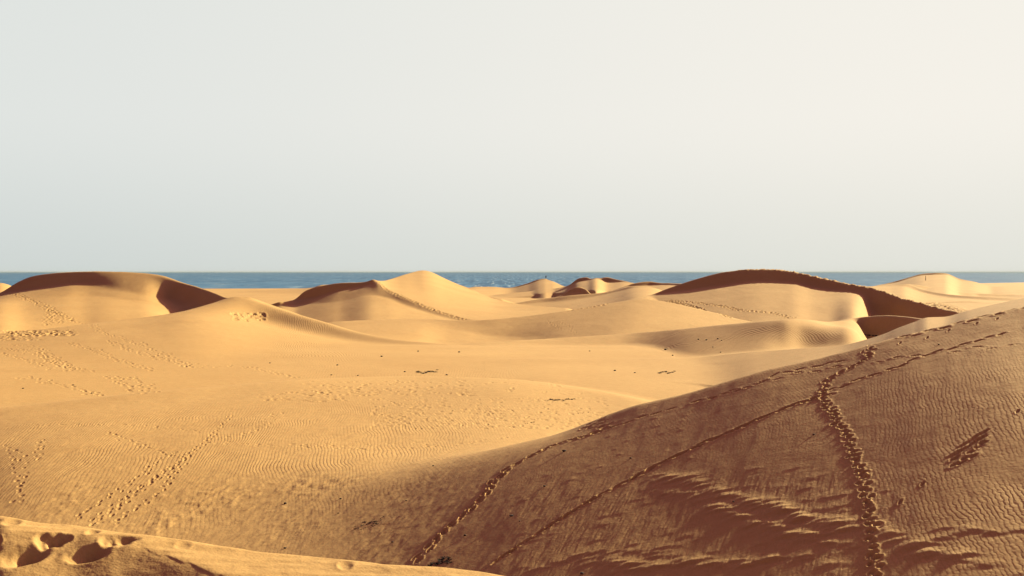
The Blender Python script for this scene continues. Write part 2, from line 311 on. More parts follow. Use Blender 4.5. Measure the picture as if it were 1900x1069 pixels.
# --- the right dune
trail([(1615, 645), (1610, 662), (1585, 678), (1560, 690), (1535, 705), (1528, 725), (1530, 745), (1548, 770), (1562, 790), (1575, 815), (1583, 840), (1595, 870), (1603, 895), (1608, 920), (1612, 950), (1617, 985), (1620, 1020), (1622, 1069), (1622, 1110)],
      step=.25, side=.055, hl=.12, hw=.095, depth=.06, rim=.4, jit=.04)
trail([(1900, 604), (1868, 616), (1826, 629), (1763, 647), (1710, 661), (1658, 684), (1605, 699), (1563, 716), (1538, 724)], step=.5, side=.08, hl=.22, hw=.075, depth=.065, keep=.93, rim=.25)
trail([(1960, 625), (1900, 638), (1858, 643), (1795, 648), (1742, 653), (1679, 661), (1626, 669), (1553, 681), (1500, 688), (1400, 712), (1337, 732), (1281, 750)], step=.7, side=.12, hl=.2, hw=.06, depth=.04, keep=.8)
trail([(1559, 669), (1500, 682), (1440, 694), (1400, 716), (1337, 733), (1281, 748), (1206, 770), (1111, 800), (1032, 824)], step=.6, side=.05, hl=.24, hw=.06, depth=.06, keep=.9, rim=.12)
trail([(1111, 800), (1032, 825), (995, 841), (944, 869), (918, 892), (896, 923), (865, 952), (830, 980), (795, 1015), (765, 1045)], step=.36, side=.1, hl=.23, hw=.10, depth=.10, keep=.97, rim=.35)
trail([(1530, 733), (1520, 736), (1460, 755), (1400, 781), (1349, 803), (1269, 838), (1206, 869), (1159, 895), (1111, 920), (1063, 949), (1000, 990), (912, 1045)], step=.34, side=.04, hl=.24, hw=.10, depth=.10, keep=.98, rim=.25)
trail([(1900, 570), (1816, 590), (1731, 612), (1650, 632)], step=.5, side=.2, hl=.2, hw=.12, depth=.06)
for p in ((1670, 636), (1720, 626), (1760, 613), (1812, 600), (1850, 592), (1888, 764), (1670, 932), (1712, 897), (1600, 652), (1612, 640)):
    x, y = pick(*p); stamp(x, y, .5, .14, .05, .04, .4)
for p in ((1824, 822), (1815, 829), (1802, 838), (1806, 846), (1790, 850), (1783, 858), (1772, 850), (1770, 862)):
    x, y = pick(*p); stamp(x, y, 1.1, .14, .08, .05, .35)
# --- left plain
for t_ in ([(428, 771), (403, 797), (380, 822), (333, 857), (273, 898), (228, 927), (190, 952), (158, 974)], [(317, 841), (254, 888), (206, 920), (165, 946), (130, 965)], [(339, 863), (301, 911), (247, 946), (206, 971)], [(350, 848), (285, 893), (240, 925), (205, 950), (172, 974)]):
    trail(t_, step=.5, side=.13, hl=.14, hw=.08, depth=.05, jit=.07, rim=.3)
for t_ in ([(60, 787), (127, 789), (270, 790), (368, 801)], [(380, 823), (425, 820), (491, 828), (596, 825), (627, 828), (754, 822), (833, 830)], [(197, 803), (247, 819), (298, 838), (349, 847)],
           [(510, 766), (495, 790), (444, 809), (405, 812)], [(79, 816), (70, 841), (63, 858)], [(0, 828), (35, 849), (41, 865), (38, 885), (41, 904), (41, 922), (22, 938)], [(560, 830), (700, 833), (830, 828), (940, 812)]):
    trail(t_, step=.6, side=.16, hl=.16, hw=.1, depth=.04, jit=.14, rim=.3)
patch(690, 1130, 738, 796, 520, depth=.035, hl=.2, hw=.12, tilt=0)
patch(560, 880, 706, 735, 160, depth=.05, hl=.25, hw=.16)
patch(480, 640, 728, 745, 60, depth=.04, hl=.25, hw=.16)
patch(820, 1100, 703, 728, 50, depth=.04, hl=.3, hw=.14, tilt=18)
# --- farther tracks
big = dict(hl=.38, hw=.27, depth=.11, rim=.4, jit=.25, side=.35, step=.8)
trail([(20, 544), (63, 558), (101, 576), (139, 597)], **big); trail([(20, 546), (63, 562), (101, 580), (139, 599)], **big)
trail([(93, 576), (88, 604)], **big); trail([(105, 580), (110, 600)], **big)
for t_ in ([(152, 601), (189, 618), (227, 629), (265, 642), (328, 667), (366, 682)], [(202, 632), (240, 649), (303, 667), (354, 681)], [(126, 637), (177, 649), (215, 667), (278, 687)], [(366, 682), (429, 678), (477, 684), (520, 694), (552, 702)],
           [(5, 646), (60, 655), (120, 680), (177, 690)], [(20, 640), (70, 645), (100, 665), (140, 688)], [(0, 655), (50, 668), (100, 686)], [(10, 648), (65, 650), (95, 670), (130, 685)], [(40, 700), (120, 715), (190, 735)], [(195, 697), (240, 715), (285, 728)], [(240, 700), (280, 722)]):
    trail(t_, hl=.26, hw=.18, depth=.075, rim=.3, jit=.35, side=.3, step=.75)
patch(5, 140, 613, 624, 200, hl=.45, hw=.3, depth=.14); patch(0, 80, 620, 632, 60, hl=.4, hw=.3, depth=.1)
patch(428, 490, 581, 596, 70, hl=.5, hw=.35, depth=.16)
for t_ in ([(1193, 553), (1243, 558), (1294, 571), (1344, 586), (1392, 595)], [(1200, 555), (1250, 561), (1300, 574), (1350, 589)], [(1243, 557), (1294, 562), (1332, 567), (1382, 577), (1433, 581), (1470, 590)], [(1193, 555), (1120, 566), (1053, 577)]):
    trail(t_, **dict(big, depth=.22, jit=.15))
tiny = dict(hl=.25, hw=.2, depth=.06, rim=.5, jit=.15, side=.2, step=1.2)
trail([(1014, 596), (1030, 604), (1047, 612)], **tiny); trail([(1040, 596), (1060, 608), (1066, 620)], **tiny)
for a0, b0 in (((703, 523), (716, 535.6)), ((716, 535.6), (754, 553)), ((754, 553), (804, 573.5)), ((804, 573.5), (862, 592))):
    trail([(a0[0], a0[1]+1), (b0[0], b0[1]+1)], hl=.5, hw=.4, depth=.17, rim=.5, jit=.2, side=.3, step=1.2)
# --- low wind-cut scarps on the right dune
def ledge(x, y, wd, h):
    """a small wind-cut lip: steep towards the camera, fading out behind"""
    R = wd*2.2
    i0, i1 = np.searchsorted(ds, [y-R, y+R]); j0, j1 = np.searchsorted(cols, [CX+F*(x-R)/(y+R) if x-R > 0 else CX+F*(x-R)/(y-R), CX+F*(x+R)/(y-R)])
    xx = X[j0:j1, i0:i1]-x; yy = Y[j0:j1, i0:i1]-y
    s_ = yy+.45*xx+.25*xx*xx/wd+.06*noise(xx*6+x*9, yy*3+y*5, 93)
    p = np.where(s_ < 0, np.exp(-(s_/.10)**2), np.exp(-s_/.32))-.35*np.exp(-((s_+.22)/.16)**2)
    DZ[j0:j1, i0:i1] += .72*h*p*np.exp(-(xx/wd)**2)
def scarp(pts, h, gap=.30):
    W = [pick(*p) for p in pts]
    for (x0, y0), (x1, y1) in zip(W[:-1], W[1:]):
        n_ = max(int(math.hypot(x1-x0, y1-y0)/gap), 1)
        for k in range(n_):
            t = (k+rnd.uniform(-.3, .3))/n_
            ledge(x0+(x1-x0)*t+rnd.gauss(0, .06), y0+(y1-y0)*t+rnd.gauss(0, .22), rnd.uniform(.18, .38), h*rnd.uniform(.35, 1.15))
scarp([(1225, 880), (1270, 893), (1320, 910), (1380, 930), (1440, 940), (1490, 965), (1600, 985)], .040)
scarp([(1205, 910), (1290, 925), (1340, 950), (1400, 970), (1470, 992)], .030)
scarp([(1400, 940), (1470, 955), (1540, 968), (1600, 975)], .040)
scarp([(1330, 948), (1400, 975), (1460, 990), (1540, 1010), (1600, 1015)], .036)
scarp([(1000, 1052), (1060, 1035), (1130, 1042), (1180, 1055), (1240, 1052)], .030)
scarp([(1130, 1048), (1240, 1052), (1340, 1045), (1450, 1035), (1540, 1032)], .034)
scarp([(1080, 1030), (1180, 1028), (1260, 1035), (1340, 1030)], .022)
scarp([(1635, 988), (1690, 1010), (1730, 1030), (1800, 1040), (1900, 1062)], .040)
scarp([(1720, 987), (1800, 985), (1900, 975)], .028)
for _ in range(90):
    x, y = pick(rnd.uniform(960, 1640), rnd.uniform(870, 1068)); ledge(x, y, rnd.uniform(.12, .3), rnd.uniform(.005, .018))
for _ in range(30):
    x, y = pick(rnd.uniform(1060, 1300), rnd.uniform(770, 870)); ledge(x, y, rnd.uniform(.08, .16), rnd.uniform(.006, .014))
def groove(p0, p1, wd, dp):
    (x0, y0), (x1, y1) = pick(*p0), pick(*p1)
    i0, i1 = np.searchsorted(ds, [min(y0, y1)-1, max(y0, y1)+1]); j0, j1 = np.searchsorted(cols, [min(p0[0], p1[0])-60, max(p0[0], p1[0])+60])
    xx = X[j0:j1, i0:i1]-x0; yy = Y[j0:j1, i0:i1]-y0; L = math.hypot(x1-x0, y1-y0); ux, uy = (x1-x0)/L, (y1-y0)/L
    l = xx*ux+yy*uy; t = (xx*uy-yy*ux)/wd+.3*noise(l*3, l*0+x0, 95)
    m_ = sstep(-.1, .15, l)*(1-sstep(L*.75, L*1.05, l))
    DZ[j0:j1, i0:i1] += m_*dp*(-np.exp(-t*t)+.45*np.exp(-((np.abs(t)-1.7)/.55)**2))
groove((1832, 797), (1776, 834), .07, .05); groove((1828, 808), (1758, 852), .08, .06)
# --- wind streaks and hummocks (long axis along the wind)
wx, wy = .34, .94
AL = X*wx+Y*wy; AC = X*wy-Y*wx
near = sstep(13, 20, Y)*(1-sstep(75, 120, Y))
def pm(px0, px1, py0, py1, f=60):           # soft window over part of the ground, by where it lies
    VV = HOR+F*(H-Z)/ds[None, :]; PX = cols[:, None]
    return sstep(px0-f, px0+f, PX)*(1-sstep(px1-f, px1+f, PX))*sstep(py0-f*.6, py0+f*.6, VV)*(1-sstep(py1-f*.6, py1+f*.6, VV))*near
hum = pm(-200, 900, 880, 1300, 70)
right_low = pm(950, 1680, 880, 1300, 60)
n1 = noise(AC/.3, AL/.5, 21)+.5*noise(AC/.16+5, AL/.3, 22)+.5*noise(AC/.8, AL/1.3, 23)
DZ += hum*(.027-.017*sstep(560, 800, np.broadcast_to(cols[:, None], X.shape)))*np.maximum(n1, -.3)*(.5+.5*noise(X/3, Y/4, 24))
DZ += right_low*.009*fbm(AC/.4, AL/1.3, 3, 31)+right_low*.0045*fbm(AC/.07, AL/.55, 2, 33)
rightish = sstep(700, 1100, np.broadcast_to(cols[:, None], X.shape))
DZ += near*(.012-.006*rightish)*fbm(AC/.35, AL/1.6, 2, 41)
DZ += near*(.05-.035*rightish)*fbm(X/3.5, Y/6, 2, 47)
DZ += near*(1-rightish)*.004*noise(X/.22+.5*noise(X/1.3, Y/2, 44), Y/.5, 43)
DZ += sstep(90, 150, Y)*.05*fbm(X/7, Y/10, 3, 51)*(1-sstep(700, 900, Y))
DZ += sstep(150, 190, Y)*.02*fbm(X/1.5, Y/2.5, 2, 57)*(1-sstep(500, 700, Y))
# rough, trodden crest of the big far dune
VV = HOR+F*(H-Z)/ds[None, :]; PX = np.broadcast_to(cols[:, None], VV.shape)
cr6 = np.interp(cols, [1294, 1395, 1438, 1478, 1534, 1622, 1679, 1753, 1818], [515, 498, 498, 503, 515, 532, 549.5, 569.5, 582])[:, None]
m6 = sstep(1290, 1420, PX)*(1-sstep(1760, 1830, PX))*np.exp(-((VV-cr6-2)/7)**2)*sstep(225, 240, Y)*(1-sstep(335, 350, Y))
DZ += m6*.45*np.abs(fbm(X/1.1, Y/1.3, 2, 61))
# foreground scoops, small prints and flow lines
def fstamp(px, py, wpx, hpx, depth, a=0.0, rim=.25):
    x, y = pick(px, py, 5.0); hw = wpx/F*y
    xa, ya = pick(px, py-hpx, 5.0); xb, yb = pick(px, py+hpx, 5.0)
    stamp(x, y, a, max((ya-yb)/2, hw*.5), hw, depth, rim)
fstamp(84, 1004, 24, 7, 0.037, 1.1, .1); fstamp(104, 1002, 22, 7, 0.043, 1.1, .1); fstamp(119, 1000, 14, 6, 0.029, 1.1, .1)
fstamp(200, 1004, 24, 5, 0.025, 1.2, .1); fstamp(222, 1002, 22, 5, 0.029, 1.2, .1); fstamp(240, 1001, 14, 4, 0.017, 1.2, .1)
fstamp(36, 1034, 29, 17, 0.052, .5, .12); fstamp(60, 1029, 26, 14, 0.043, .8, .1)
fstamp(158, 1029, 23, 13, 0.043, .5, .12); fstamp(178, 1025, 22, 11, 0.031, .9, .1)
fstamp(-12, 1008, 14, 6, .03, 1.0); fstamp(22, 969, 24, 3, .012, 1.35); fstamp(172, 988, 14, 2.5, .012, 1.35); fstamp(98, 971, 14, 2.5, .012, 1.3)
fstamp(340, 1010, 22, 3, .006, 1.35, .3); fstamp(640, 1050, 24, 3, .010, 1.4, .3)
fg = (1-sstep(9.5, 10.5, Y))
dist = ZF; VF = HOR+F*(H-Z)/ds[None, :]
bnd = np.interp(cols, [0, 60, 130, 200, 250, 300, 350, 415, 600], [980, 985, 992, 1000, 1010, 1026, 1044, 1070, 1130])[:, None]
onband = 1-sstep(-2, 8, VF-bnd)
DZ += fg*onband*(.006*fbm(X/.6+Y/1.2, Y/.16, 2, 71)+.003*noise(X/.25, Y/.07, 73))
DZ += fg*.004*fbm(X/.25, Y/.25, 2, 77)
DZ -= fg*.005*sstep(0, 3, VF-bnd-4*noise(X/.06, X*0, 79))*sstep(240, 300, PX)*np.exp(-np.maximum(VF-bnd, 0)/30)
ZT = Z+DZ

# ------------------------------------------------------------------ ripple fields carried as attributes for the sand material
VV = HOR+F*(H-Z)/ds[None, :]
warp = .8*fbm(X/8, Y/9, 1, 81)+.16*fbm(X/1.8, Y/2.2, 2, 83)
ph1 = 2*np.pi*((.96*X-.22*Y+warp)/.12)
ph2n = 2*np.pi*((.99*X+.14*Y+.5*fbm(X/6, Y/9, 2, 84)+.12*fbm(X/1.5, Y/2, 1, 87))/.20)
ph2 = 2*np.pi*((.97*X+.2*Y+2.2*fbm(X/14, Y/20, 2, 85)+.3*fbm(X/3, Y/4, 1, 86))/.34)
ph2 = np.where(Y < 103, ph2n, ph2)
patchy = .55+.45*fbm(X/5, Y/8, 2, 88)
r_right = sstep(1560, 1700, PX)*sstep(600, 700, VV)*(.8+1.3*sstep(1650, 1850, PX)*sstep(780, 880, VV))
r_left = (1-sstep(700, 1000, PX+(VV-850)*1.2))*.8*sstep(700, 780, VV)
r1 = near*np.clip(r_right*.75+.3, 0, 3)*patchy*(.6+.6*fbm(X/1.1, Y/1.6, 2, 89))*(1-.6*hum)
r2 = near*r_left*1.5*(1-.5*hum)*patchy*(.6+.6*fbm(X/2, Y/3, 2, 90))*(1-sstep(92, 100, Y))
r2 += sstep(1000, 1180, PX)*(1-sstep(1560, 1600, PX))*sstep(600, 612, VV)*(1-sstep(662, 670, VV))*sstep(150, 158, Y)*(1-sstep(205, 212, Y))
r2 += 1.0*sstep(450, 560, PX)*(1-sstep(760, 820, PX))*sstep(140, 160, Y)*(1-sstep(235, 250, Y))
r2 += .35*sstep(112, 125, Y)*(1-sstep(150, 170, Y))*sstep(500, 620, PX)
r2 += .15*sstep(160, 200, Y)*(1-sstep(340, 360, Y))

# ------------------------------------------------------------------ materials
def mat(name):
    m = bpy.data.materials.new(name); m.use_nodes = True
    return m, m.node_tree, m.node_tree.nodes['Principled BSDF']
def math_(nt, op, a, b=None, c=None):
    n = nt.nodes.new('ShaderNodeMath'); n.operation = op
    for i, s in enumerate((a, b, c)):
        if s is None: continue
        if isinstance(s, (int, float)): n.inputs[i].default_value = s
        else: nt.links.new(s, n.inputs[i])
    return n.outputs[0]
def noise_(nt, vec, scale, detail=3, rough=.5):
    n = nt.nodes.new('ShaderNodeTexNoise'); n.inputs['Scale'].default_value = scale
    n.inputs['Detail'].default_value = detail; n.inputs['Roughness'].default_value = rough
    nt.links.new(vec, n.inputs['Vector']); return n.outputs['Fac']
def sand_material():
    m, t, b = mat('sand')
    geo = t.nodes.new('ShaderNodeNewGeometry'); P_ = geo.outputs['Position']
    def attr(n):
        a = t.nodes.new('ShaderNodeAttribute'); a.attribute_name = n; return a.outputs['Fac']
    big = noise_(t, P_, .06, 4); mid = noise_(t, P_, 1.4, 4); fine = noise_(t, P_, 45, 3, .6)
    cr = t.nodes.new('ShaderNodeValToRGB'); e = cr.color_ramp.elements
    e[0].position = .38; e[0].color = (.268, .151, .053, 1); e[1].position = .62; e[1].color = (.335, .202, .077, 1)
    grain = noise_(t, P_, 5.5, 8, .75)
    s = math_(t, 'ADD', math_(t, 'MULTIPLY', big, .3), math_(t, 'ADD', math_(t, 'MULTIPLY', mid, .2), math_(t, 'ADD', math_(t, 'MULTIPLY', fine, .2), math_(t, 'MULTIPLY', grain, .3))))
    t.links.new(s, cr.inputs[0]); t.links.new(cr.outputs[0], b.inputs['Base Color'])
    b.inputs['Roughness'].default_value = .95; b.inputs['Specular IOR Level'].default_value = .1
    n8 = noise_(t, P_, 4.2, 2)
    def rip(ph, am, k, w):
        p = math_(t, 'ADD', attr(ph), math_(t, 'MULTIPLY', n8, k))
        sn = math_(t, 'SINE', p); sh = math_(t, 'ADD', sn, math_(t, 'MULTIPLY', math_(t, 'SINE', math_(t, 'MULTIPLY_ADD', p, 2.0, .7)), .28))
        return math_(t, 'MULTIPLY', math_(t, 'MULTIPLY', sh, attr(am)), w)
    h = math_(t, 'ADD', rip('ripple_phase', 'ripple_size', 9.0, .0044), rip('wide_ripple_phase', 'wide_ripple_size', 3.0, .006))
    h = math_(t, 'ADD', h, math_(t, 'MULTIPLY', noise_(t, P_, 60, 2), .0022))
    h = math_(t, 'ADD', h, math_(t, 'MULTIPLY', noise_(t, P_, 9, 3), .011))
    h = math_(t, 'ADD', h, math_(t, 'MULTIPLY', noise_(t, P_, 1.1, 3), .03))
    bp = t.nodes.new('ShaderNodeBump'); bp.inputs['Distance'].default_value = 1.0; bp.inputs['Strength'].default_value = 1.0
    t.links.new(h, bp.inputs['Height']); t.links.new(bp.outputs[0], b.inputs['Normal'])
    return m
def sea_material():
    m, t, b = mat('sea_water')
    geo = t.nodes.new('ShaderNodeNewGeometry')
    mp = t.nodes.new('ShaderNodeMapping'); t.links.new(geo.outputs['Position'], mp.inputs[0]); mp.inputs['Scale'].default_value = (1, .03, 1)
    P_ = mp.outputs[0]
    n1 = noise_(t, P_, .075, 3, .6); n2 = noise_(t, P_, .14, 3, .65); n3 = noise_(t, P_, .006, 3)
    cr = t.nodes.new('ShaderNodeValToRGB'); e = cr.color_ramp.elements
    e[0].position = .455; e[0].color = (.018, .062, .130, 1); e[1].position = .545; e[1].color = (.050, .118, .205, 1)
    t.links.new(math_(t, 'ADD', math_(t, 'MULTIPLY', n1, .85), math_(t, 'MULTIPLY', n3, .15)), cr.inputs[0])
    foam_glint = t.nodes.new('ShaderNodeValToRGB'); f = foam_glint.color_ramp.elements; f[0].position = .60; f[1].position = .68  # pale flecks for foam and sun glints, painted into the water colour
    t.links.new(n2, foam_glint.inputs[0])
    mx = t.nodes.new('ShaderNodeMix'); mx.data_type = 'RGBA'
    t.links.new(foam_glint.outputs[0], mx.inputs['Factor']); t.links.new(cr.outputs[0], mx.inputs['A']); mx.inputs['B'].default_value = (.30, .36, .38, 1)
    t.links.new(mx.outputs['Result'], b.inputs['Base Color'])
    b.inputs['Roughness'].default_value = .6; b.inputs['Specular IOR Level'].default_value = .04
    bp = t.nodes.new('ShaderNodeBump'); bp.inputs['Distance'].default_value = 1.5; bp.inputs['Strength'].default_value = .8
    t.links.new(n1, bp.inputs['Height']); t.links.new(bp.outputs[0], b.inputs['Normal'])
    return m
SAND = sand_material(); SEA = sea_material()

# ------------------------------------------------------------------ ground mesh
def grid_mesh(name, XX, YY, ZZ, material, attrs={}):
    nc, nr = XX.shape
    co = np.stack([XX, YY, ZZ], -1).reshape(-1, 3).astype(np.float32)
    idx = np.arange(nc*nr, dtype=np.int32).reshape(nc, nr)
    q = np.stack([idx[:-1, :-1], idx[1:, :-1], idx[1:, 1:], idx[:-1, 1:]], -1).reshape(-1)
    me = bpy.data.meshes.new(name); nf = len(q)//4
    me.vertices.add(len(co)); me.vertices.foreach_set('co', co.ravel())
    me.loops.add(len(q)); me.loops.foreach_set('vertex_index', q)
    me.polygons.add(nf); me.polygons.foreach_set('loop_start', np.arange(0, nf*4, 4, dtype=np.int32))
    me.update(calc_edges=True)
    me.polygons.foreach_set('use_smooth', np.ones(nf, dtype=bool))
    for k, v in attrs.items():
        a = me.attributes.new(k, 'FLOAT', 'POINT'); a.data.foreach_set('value', np.ascontiguousarray(v, dtype=np.float32).ravel())
    me.materials.append(material)
    o = bpy.data.objects.new(name, me); scene.collection.objects.link(o)
    return o
g = grid_mesh('sand_dunes', X, Y, ZT, SAND, {'ripple_phase': ph1, 'ripple_size': r1, 'wide_ripple_phase': ph2, 'wide_ripple_size': r2})
g['kind'] = 'structure'; g['label'] = 'golden sand dunes with shaded slip faces, wind ripples and footprints'
sx = np.array([-60000, -20000, -5000, 0, 5000, 20000, 60000.]); sy = np.array([1050, 2000, 5000, 20000, 60000, 150000.])
SX, SY = np.meshgrid(sx, sy, indexing='ij')
o = grid_mesh('sea', SX, SY, SX*0, SEA); o['kind'] = 'structure'; o['label'] = 'blue sea with small painted white glints along the horizon'

# ------------------------------------------------------------------ small things standing on the sand
def simple_mat(name, c, rough=.9):
    m, t, b = mat(name)
    geo = t.nodes.new('ShaderNodeNewGeometry'); f = noise_(t, geo.outputs['Position'], 14, 3)
    cr = t.nodes.new('ShaderNodeValToRGB'); e = cr.color_ramp.elements
    e[0].position = .3; e[0].color = (c[0]*.65, c[1]*.65, c[2]*.65, 1); e[1].position = .7; e[1].color = (c[0]*1.3, c[1]*1.3, c[2]*1.3, 1)
    t.links.new(f, cr.inputs[0]); t.links.new(cr.outputs[0], b.inputs['Base Color']); b.inputs['Roughness'].default_value = rough
    b.inputs['Specular IOR Level'].default_value = .2
    return m
M_STONE = simple_mat('dark_stone', (.045, .030, .026)); M_LEAF = simple_mat('dry_leaf', (.035, .022, .018)); M_TWIG = simple_mat('dry_twig', (.05, .03, .02))
def ground_z(x, y):
    px = CX+F*x/y; j = int(np.clip(np.searchsorted(cols, px), 1, NC-1)); i = int(np.clip(np.searchsorted(ds, y), 1, NR-1))
    a = (px-cols[j-1])/(cols[j]-cols[j-1]); b = (y-ds[i-1])/(ds[i]-ds[i-1])
    return float((ZT[j-1, i-1]*(1-a)+ZT[j, i-1]*a)*(1-b)+(ZT[j-1, i]*(1-a)+ZT[j, i]*a)*b)
def mesh_obj(name, vs, fs, m, parent=None, smooth=False):
    me = bpy.data.meshes.new(name); me.from_pydata(vs, [], fs); me.materials.append(m)
    if smooth: me.polygons.foreach_set('use_smooth', [True]*len(me.polygons))
    me.update()
    o = bpy.data.objects.new(name, me); scene.collection.objects.link(o)
    if parent: o.parent = parent
    return o
def tag(o, label, cat, group=None):
    o['label'] = label; o['category'] = cat
    if group: o['group'] = group
import bmesh
def rock_mesh(seed):
    r = random.Random(seed); bm = bmesh.new(); bmesh.ops.create_icosphere(bm, subdivisions=2, radius=.5)
    off = [Vector((r.gauss(0, 1), r.gauss(0, 1), r.gauss(0, 1))).normalized() for _ in range(7)]; cut = [r.uniform(.28, .46) for _ in off]
    for v in bm.verts:
        for n_, c in zip(off, cut):
            d = v.co.dot(n_)
            if d > c: v.co -= n_*(d-c)*.85
        v.co += Vector((r.gauss(0, .012), r.gauss(0, .012), r.gauss(0, .012)))
    for v in bm.verts: v.co.x *= 1.35; v.co.z *= .75
    me = bpy.data.meshes.new('stone'); bm.to_mesh(me); bm.free(); me.materials.append(M_STONE); return me
ROCKS = [rock_mesh(k) for k in range(5)]
STONES = [  # px, py, width in photo pixels, label
 (626, 678, 4, 'small dark stone on the bright plain above the low crest'),
 (615, 696, 4, 'left one of two small dark stones resting on the low crest of the near plain'),
 (664, 697, 4, 'right one of two small dark stones resting on the low crest of the near plain'),
 (708, 662, 5, 'small dark stone just below the end of the long left ridge'),
 (501, 674, 3, 'tiny dark stone at the foot of the long left ridge'),
 (751, 690, 4, 'small dark stone just left of the longest scrub patch on the plain'),
 (829, 696, 5, 'dark stone just right of the longest scrub patch on the plain'),
 (852, 654, 5, 'flat dark stone on the bright saddle below the brown wedge dune'),
 (776, 652, 4, 'small flat stone at the lower tip of the long left ridge'),
 (1094, 652, 3, 'tiny dark stone at the left end of the rippled slope'),
 (1141, 688, 5, 'dark stone on the bright plain left of the short scrub patch'),
 (1178, 692, 4, 'small stone close to the left of the short scrub patch'),
 (1235, 649, 6, 'largest dark stone on the rippled slope'),
 (1248, 660, 4, 'dark stone low on the rippled slope, below the largest one'),
 (1296, 630, 4, 'dark stone high on the rippled slope, leftmost of the row there'),
 (1311, 631, 4, 'second dark stone from the left in the row high on the rippled slope'),
 (1332, 629, 4, 'third dark stone from the left in the row high on the rippled slope'),
 (1339, 632, 3, 'rightmost dark stone in the row high on the rippled slope'),
 (1323, 644, 3, 'tiny stone halfway down the rippled slope below the row of stones'),
 (1337, 654, 3, 'tiny stone near the foot of the rippled slope below the row of stones'),
 (43, 721, 4, 'small dark stone at the left edge of the bright plain'),
 (136, 715, 4, 'small dark stone beside a faint track on the left of the bright plain'),
 (170, 730, 4, 'small dark stone at the right end of the faint track above the near crest'),
 (529, 934, 7, 'dark stone among the wind hummocks left of the near scrub patch'),
 (632, 926, 5, 'small stone on the hummocky slope above the near scrub patch'),
 (628, 952, 4, 'tiny stone just above the left end of the near scrub patch'),
 (529, 1016, 6, 'dark stone right behind the bright foreground crest'),
 (754, 929, 4, 'tiny stone on the brown slope between the scrub patch and the long footprint trail'),
 (804, 865, 4, 'tiny stone high on the brown slope left of the long footprint trail'),
 (728, 1006, 5, 'small stone between the scrub patch and the dark leafy shrub'),
 (863, 994, 6, 'small stone on the brown slope above the dark leafy shrub'),
 (949, 958, 8, 'dark oblong stone on the brown slope between the two footprint trails'),
 (964, 968, 4, 'tiny stone just right of the dark oblong stone'),
 (1010, 903, 6, 'small dark stone in the middle of the brown slope above the lower footprint trail'),
 (1047, 838, 8, 'dark oblong stone just below the upper footprint trail'),
 (1170, 850, 5, 'small stone left of the middle of the lower footprint trail'),
 (1510, 807, 6, 'lone dark stone left of the deep winding footprint trail'),
 (1361, 931, 5, 'small stone lying on the wind cut ledges'),
 (1080, 1065, 9, 'dark stone at the bottom edge of the brown slope'),
 (1742, 639, 4, 'tiny stone near the crest trail of the near brown dune'),
]
for k, (px, py, wd, lab) in enumerate(STONES):
    x, y = pick(px, py); o = bpy.data.objects.new('stone', ROCKS[k % 5]); scene.collection.objects.link(o)
    sz = wd/F*y*.95; o.scale = (sz*.8, sz*.8, sz*.75); o.rotation_euler = (0, 0, rnd.uniform(-.5, .5)+(3.14 if k % 2 else 0))
    o.location = (x, y, ground_z(x, y)+sz*.16); tag(o, lab, 'stone', 'dark stones scattered over the sand')
def scrub(name, spots, size, lab, seed, leaves=46):
    """low dry scrub: twigs fanning out of several roots, small leaves clustered along them"""
    r = random.Random(seed); P0 = [pick(*p) for p in spots]
    cx = sum(p[0] for p in P0)/len(P0); cy = sum(p[1] for p in P0)/len(P0); cz = ground_z(cx, cy)
    root = bpy.data.objects.new(name, None); scene.collection.objects.link(root); root.location = (cx, cy, cz)
    tag(root, lab, 'scrub', 'patches of dark scrub on the sand')
    for (x, y) in P0:
        tv, tf, mi = [], [], []
        b = Vector((x-cx, y-cy, ground_z(x, y)-cz-.01)); sc = size*r.uniform(.6, 1.2)
        for t in range(9):
            a = r.uniform(0, 6.28); up = r.uniform(.15, .9)
            d = Vector((math.cos(a), math.sin(a), up)).normalized(); L = sc*r.uniform(.5, 1.1); e = b+d*L*.6+Vector((0, 0, -L*.02)); e2 = e+Vector((d.x, d.y, d.z-.5)).normalized()*L*.4
            sd_ = Vector((-d.y, d.x, 0)).normalized()*sc*.035; u_ = d.cross(sd_).normalized()*sc*.035
            i = len(tv)
            for c, w_ in ((b, 1), (e, .7), (e2, .25)):
                tv += [c+sd_*w_, c+u_*w_, c-(sd_+u_)*w_]
            for q in (i, i+3):
                tf += [(q, q+1, q+4, q+3), (q+1, q+2, q+5, q+4), (q+2, q, q+3, q+5)]; mi += [0]*3
            for _ in range(leaves//9+1):
                f = r.random(); c = (b.lerp(e, f*1.2) if f < .8 else e.lerp(e2, r.random()))+Vector((max(-1.3, min(1.3, r.gauss(0, .8))), max(-1.3, min(1.3, r.gauss(0, .8))), min(1.2, abs(r.gauss(0, .6)))))*sc*.12
                n1_ = Vector((r.gauss(0, 1), r.gauss(0, 1), r.gauss(0, 1))).normalized(); n2_ = n1_.cross(Vector((r.gauss(0, 1), r.gauss(0, 1), r.gauss(0, 1)))).normalized(); l = sc*r.uniform(.09, .2)
                i = len(tv); tv += [c-n1_*l, c+n2_*l*.45, c+n1_*l, c-n2_*l*.45+n1_.cross(n2_)*l*.2]; tf += [(i, i+1, i+2), (i, i+2, i+3)]; mi += [1, 1]
        o = mesh_obj('tuft', tv, tf, M_TWIG, root); o.data.materials.append(M_LEAF); o.data.polygons.foreach_set('material_index', mi)
def line(a, b, n, jx, jy, seed):
    r = random.Random(seed)
    return [(a[0]+(b[0]-a[0])*t/(n-1)+r.gauss(0, jx), a[1]+(b[1]-a[1])*t/(n-1)+r.gauss(0, jy)) for t in range(n)]
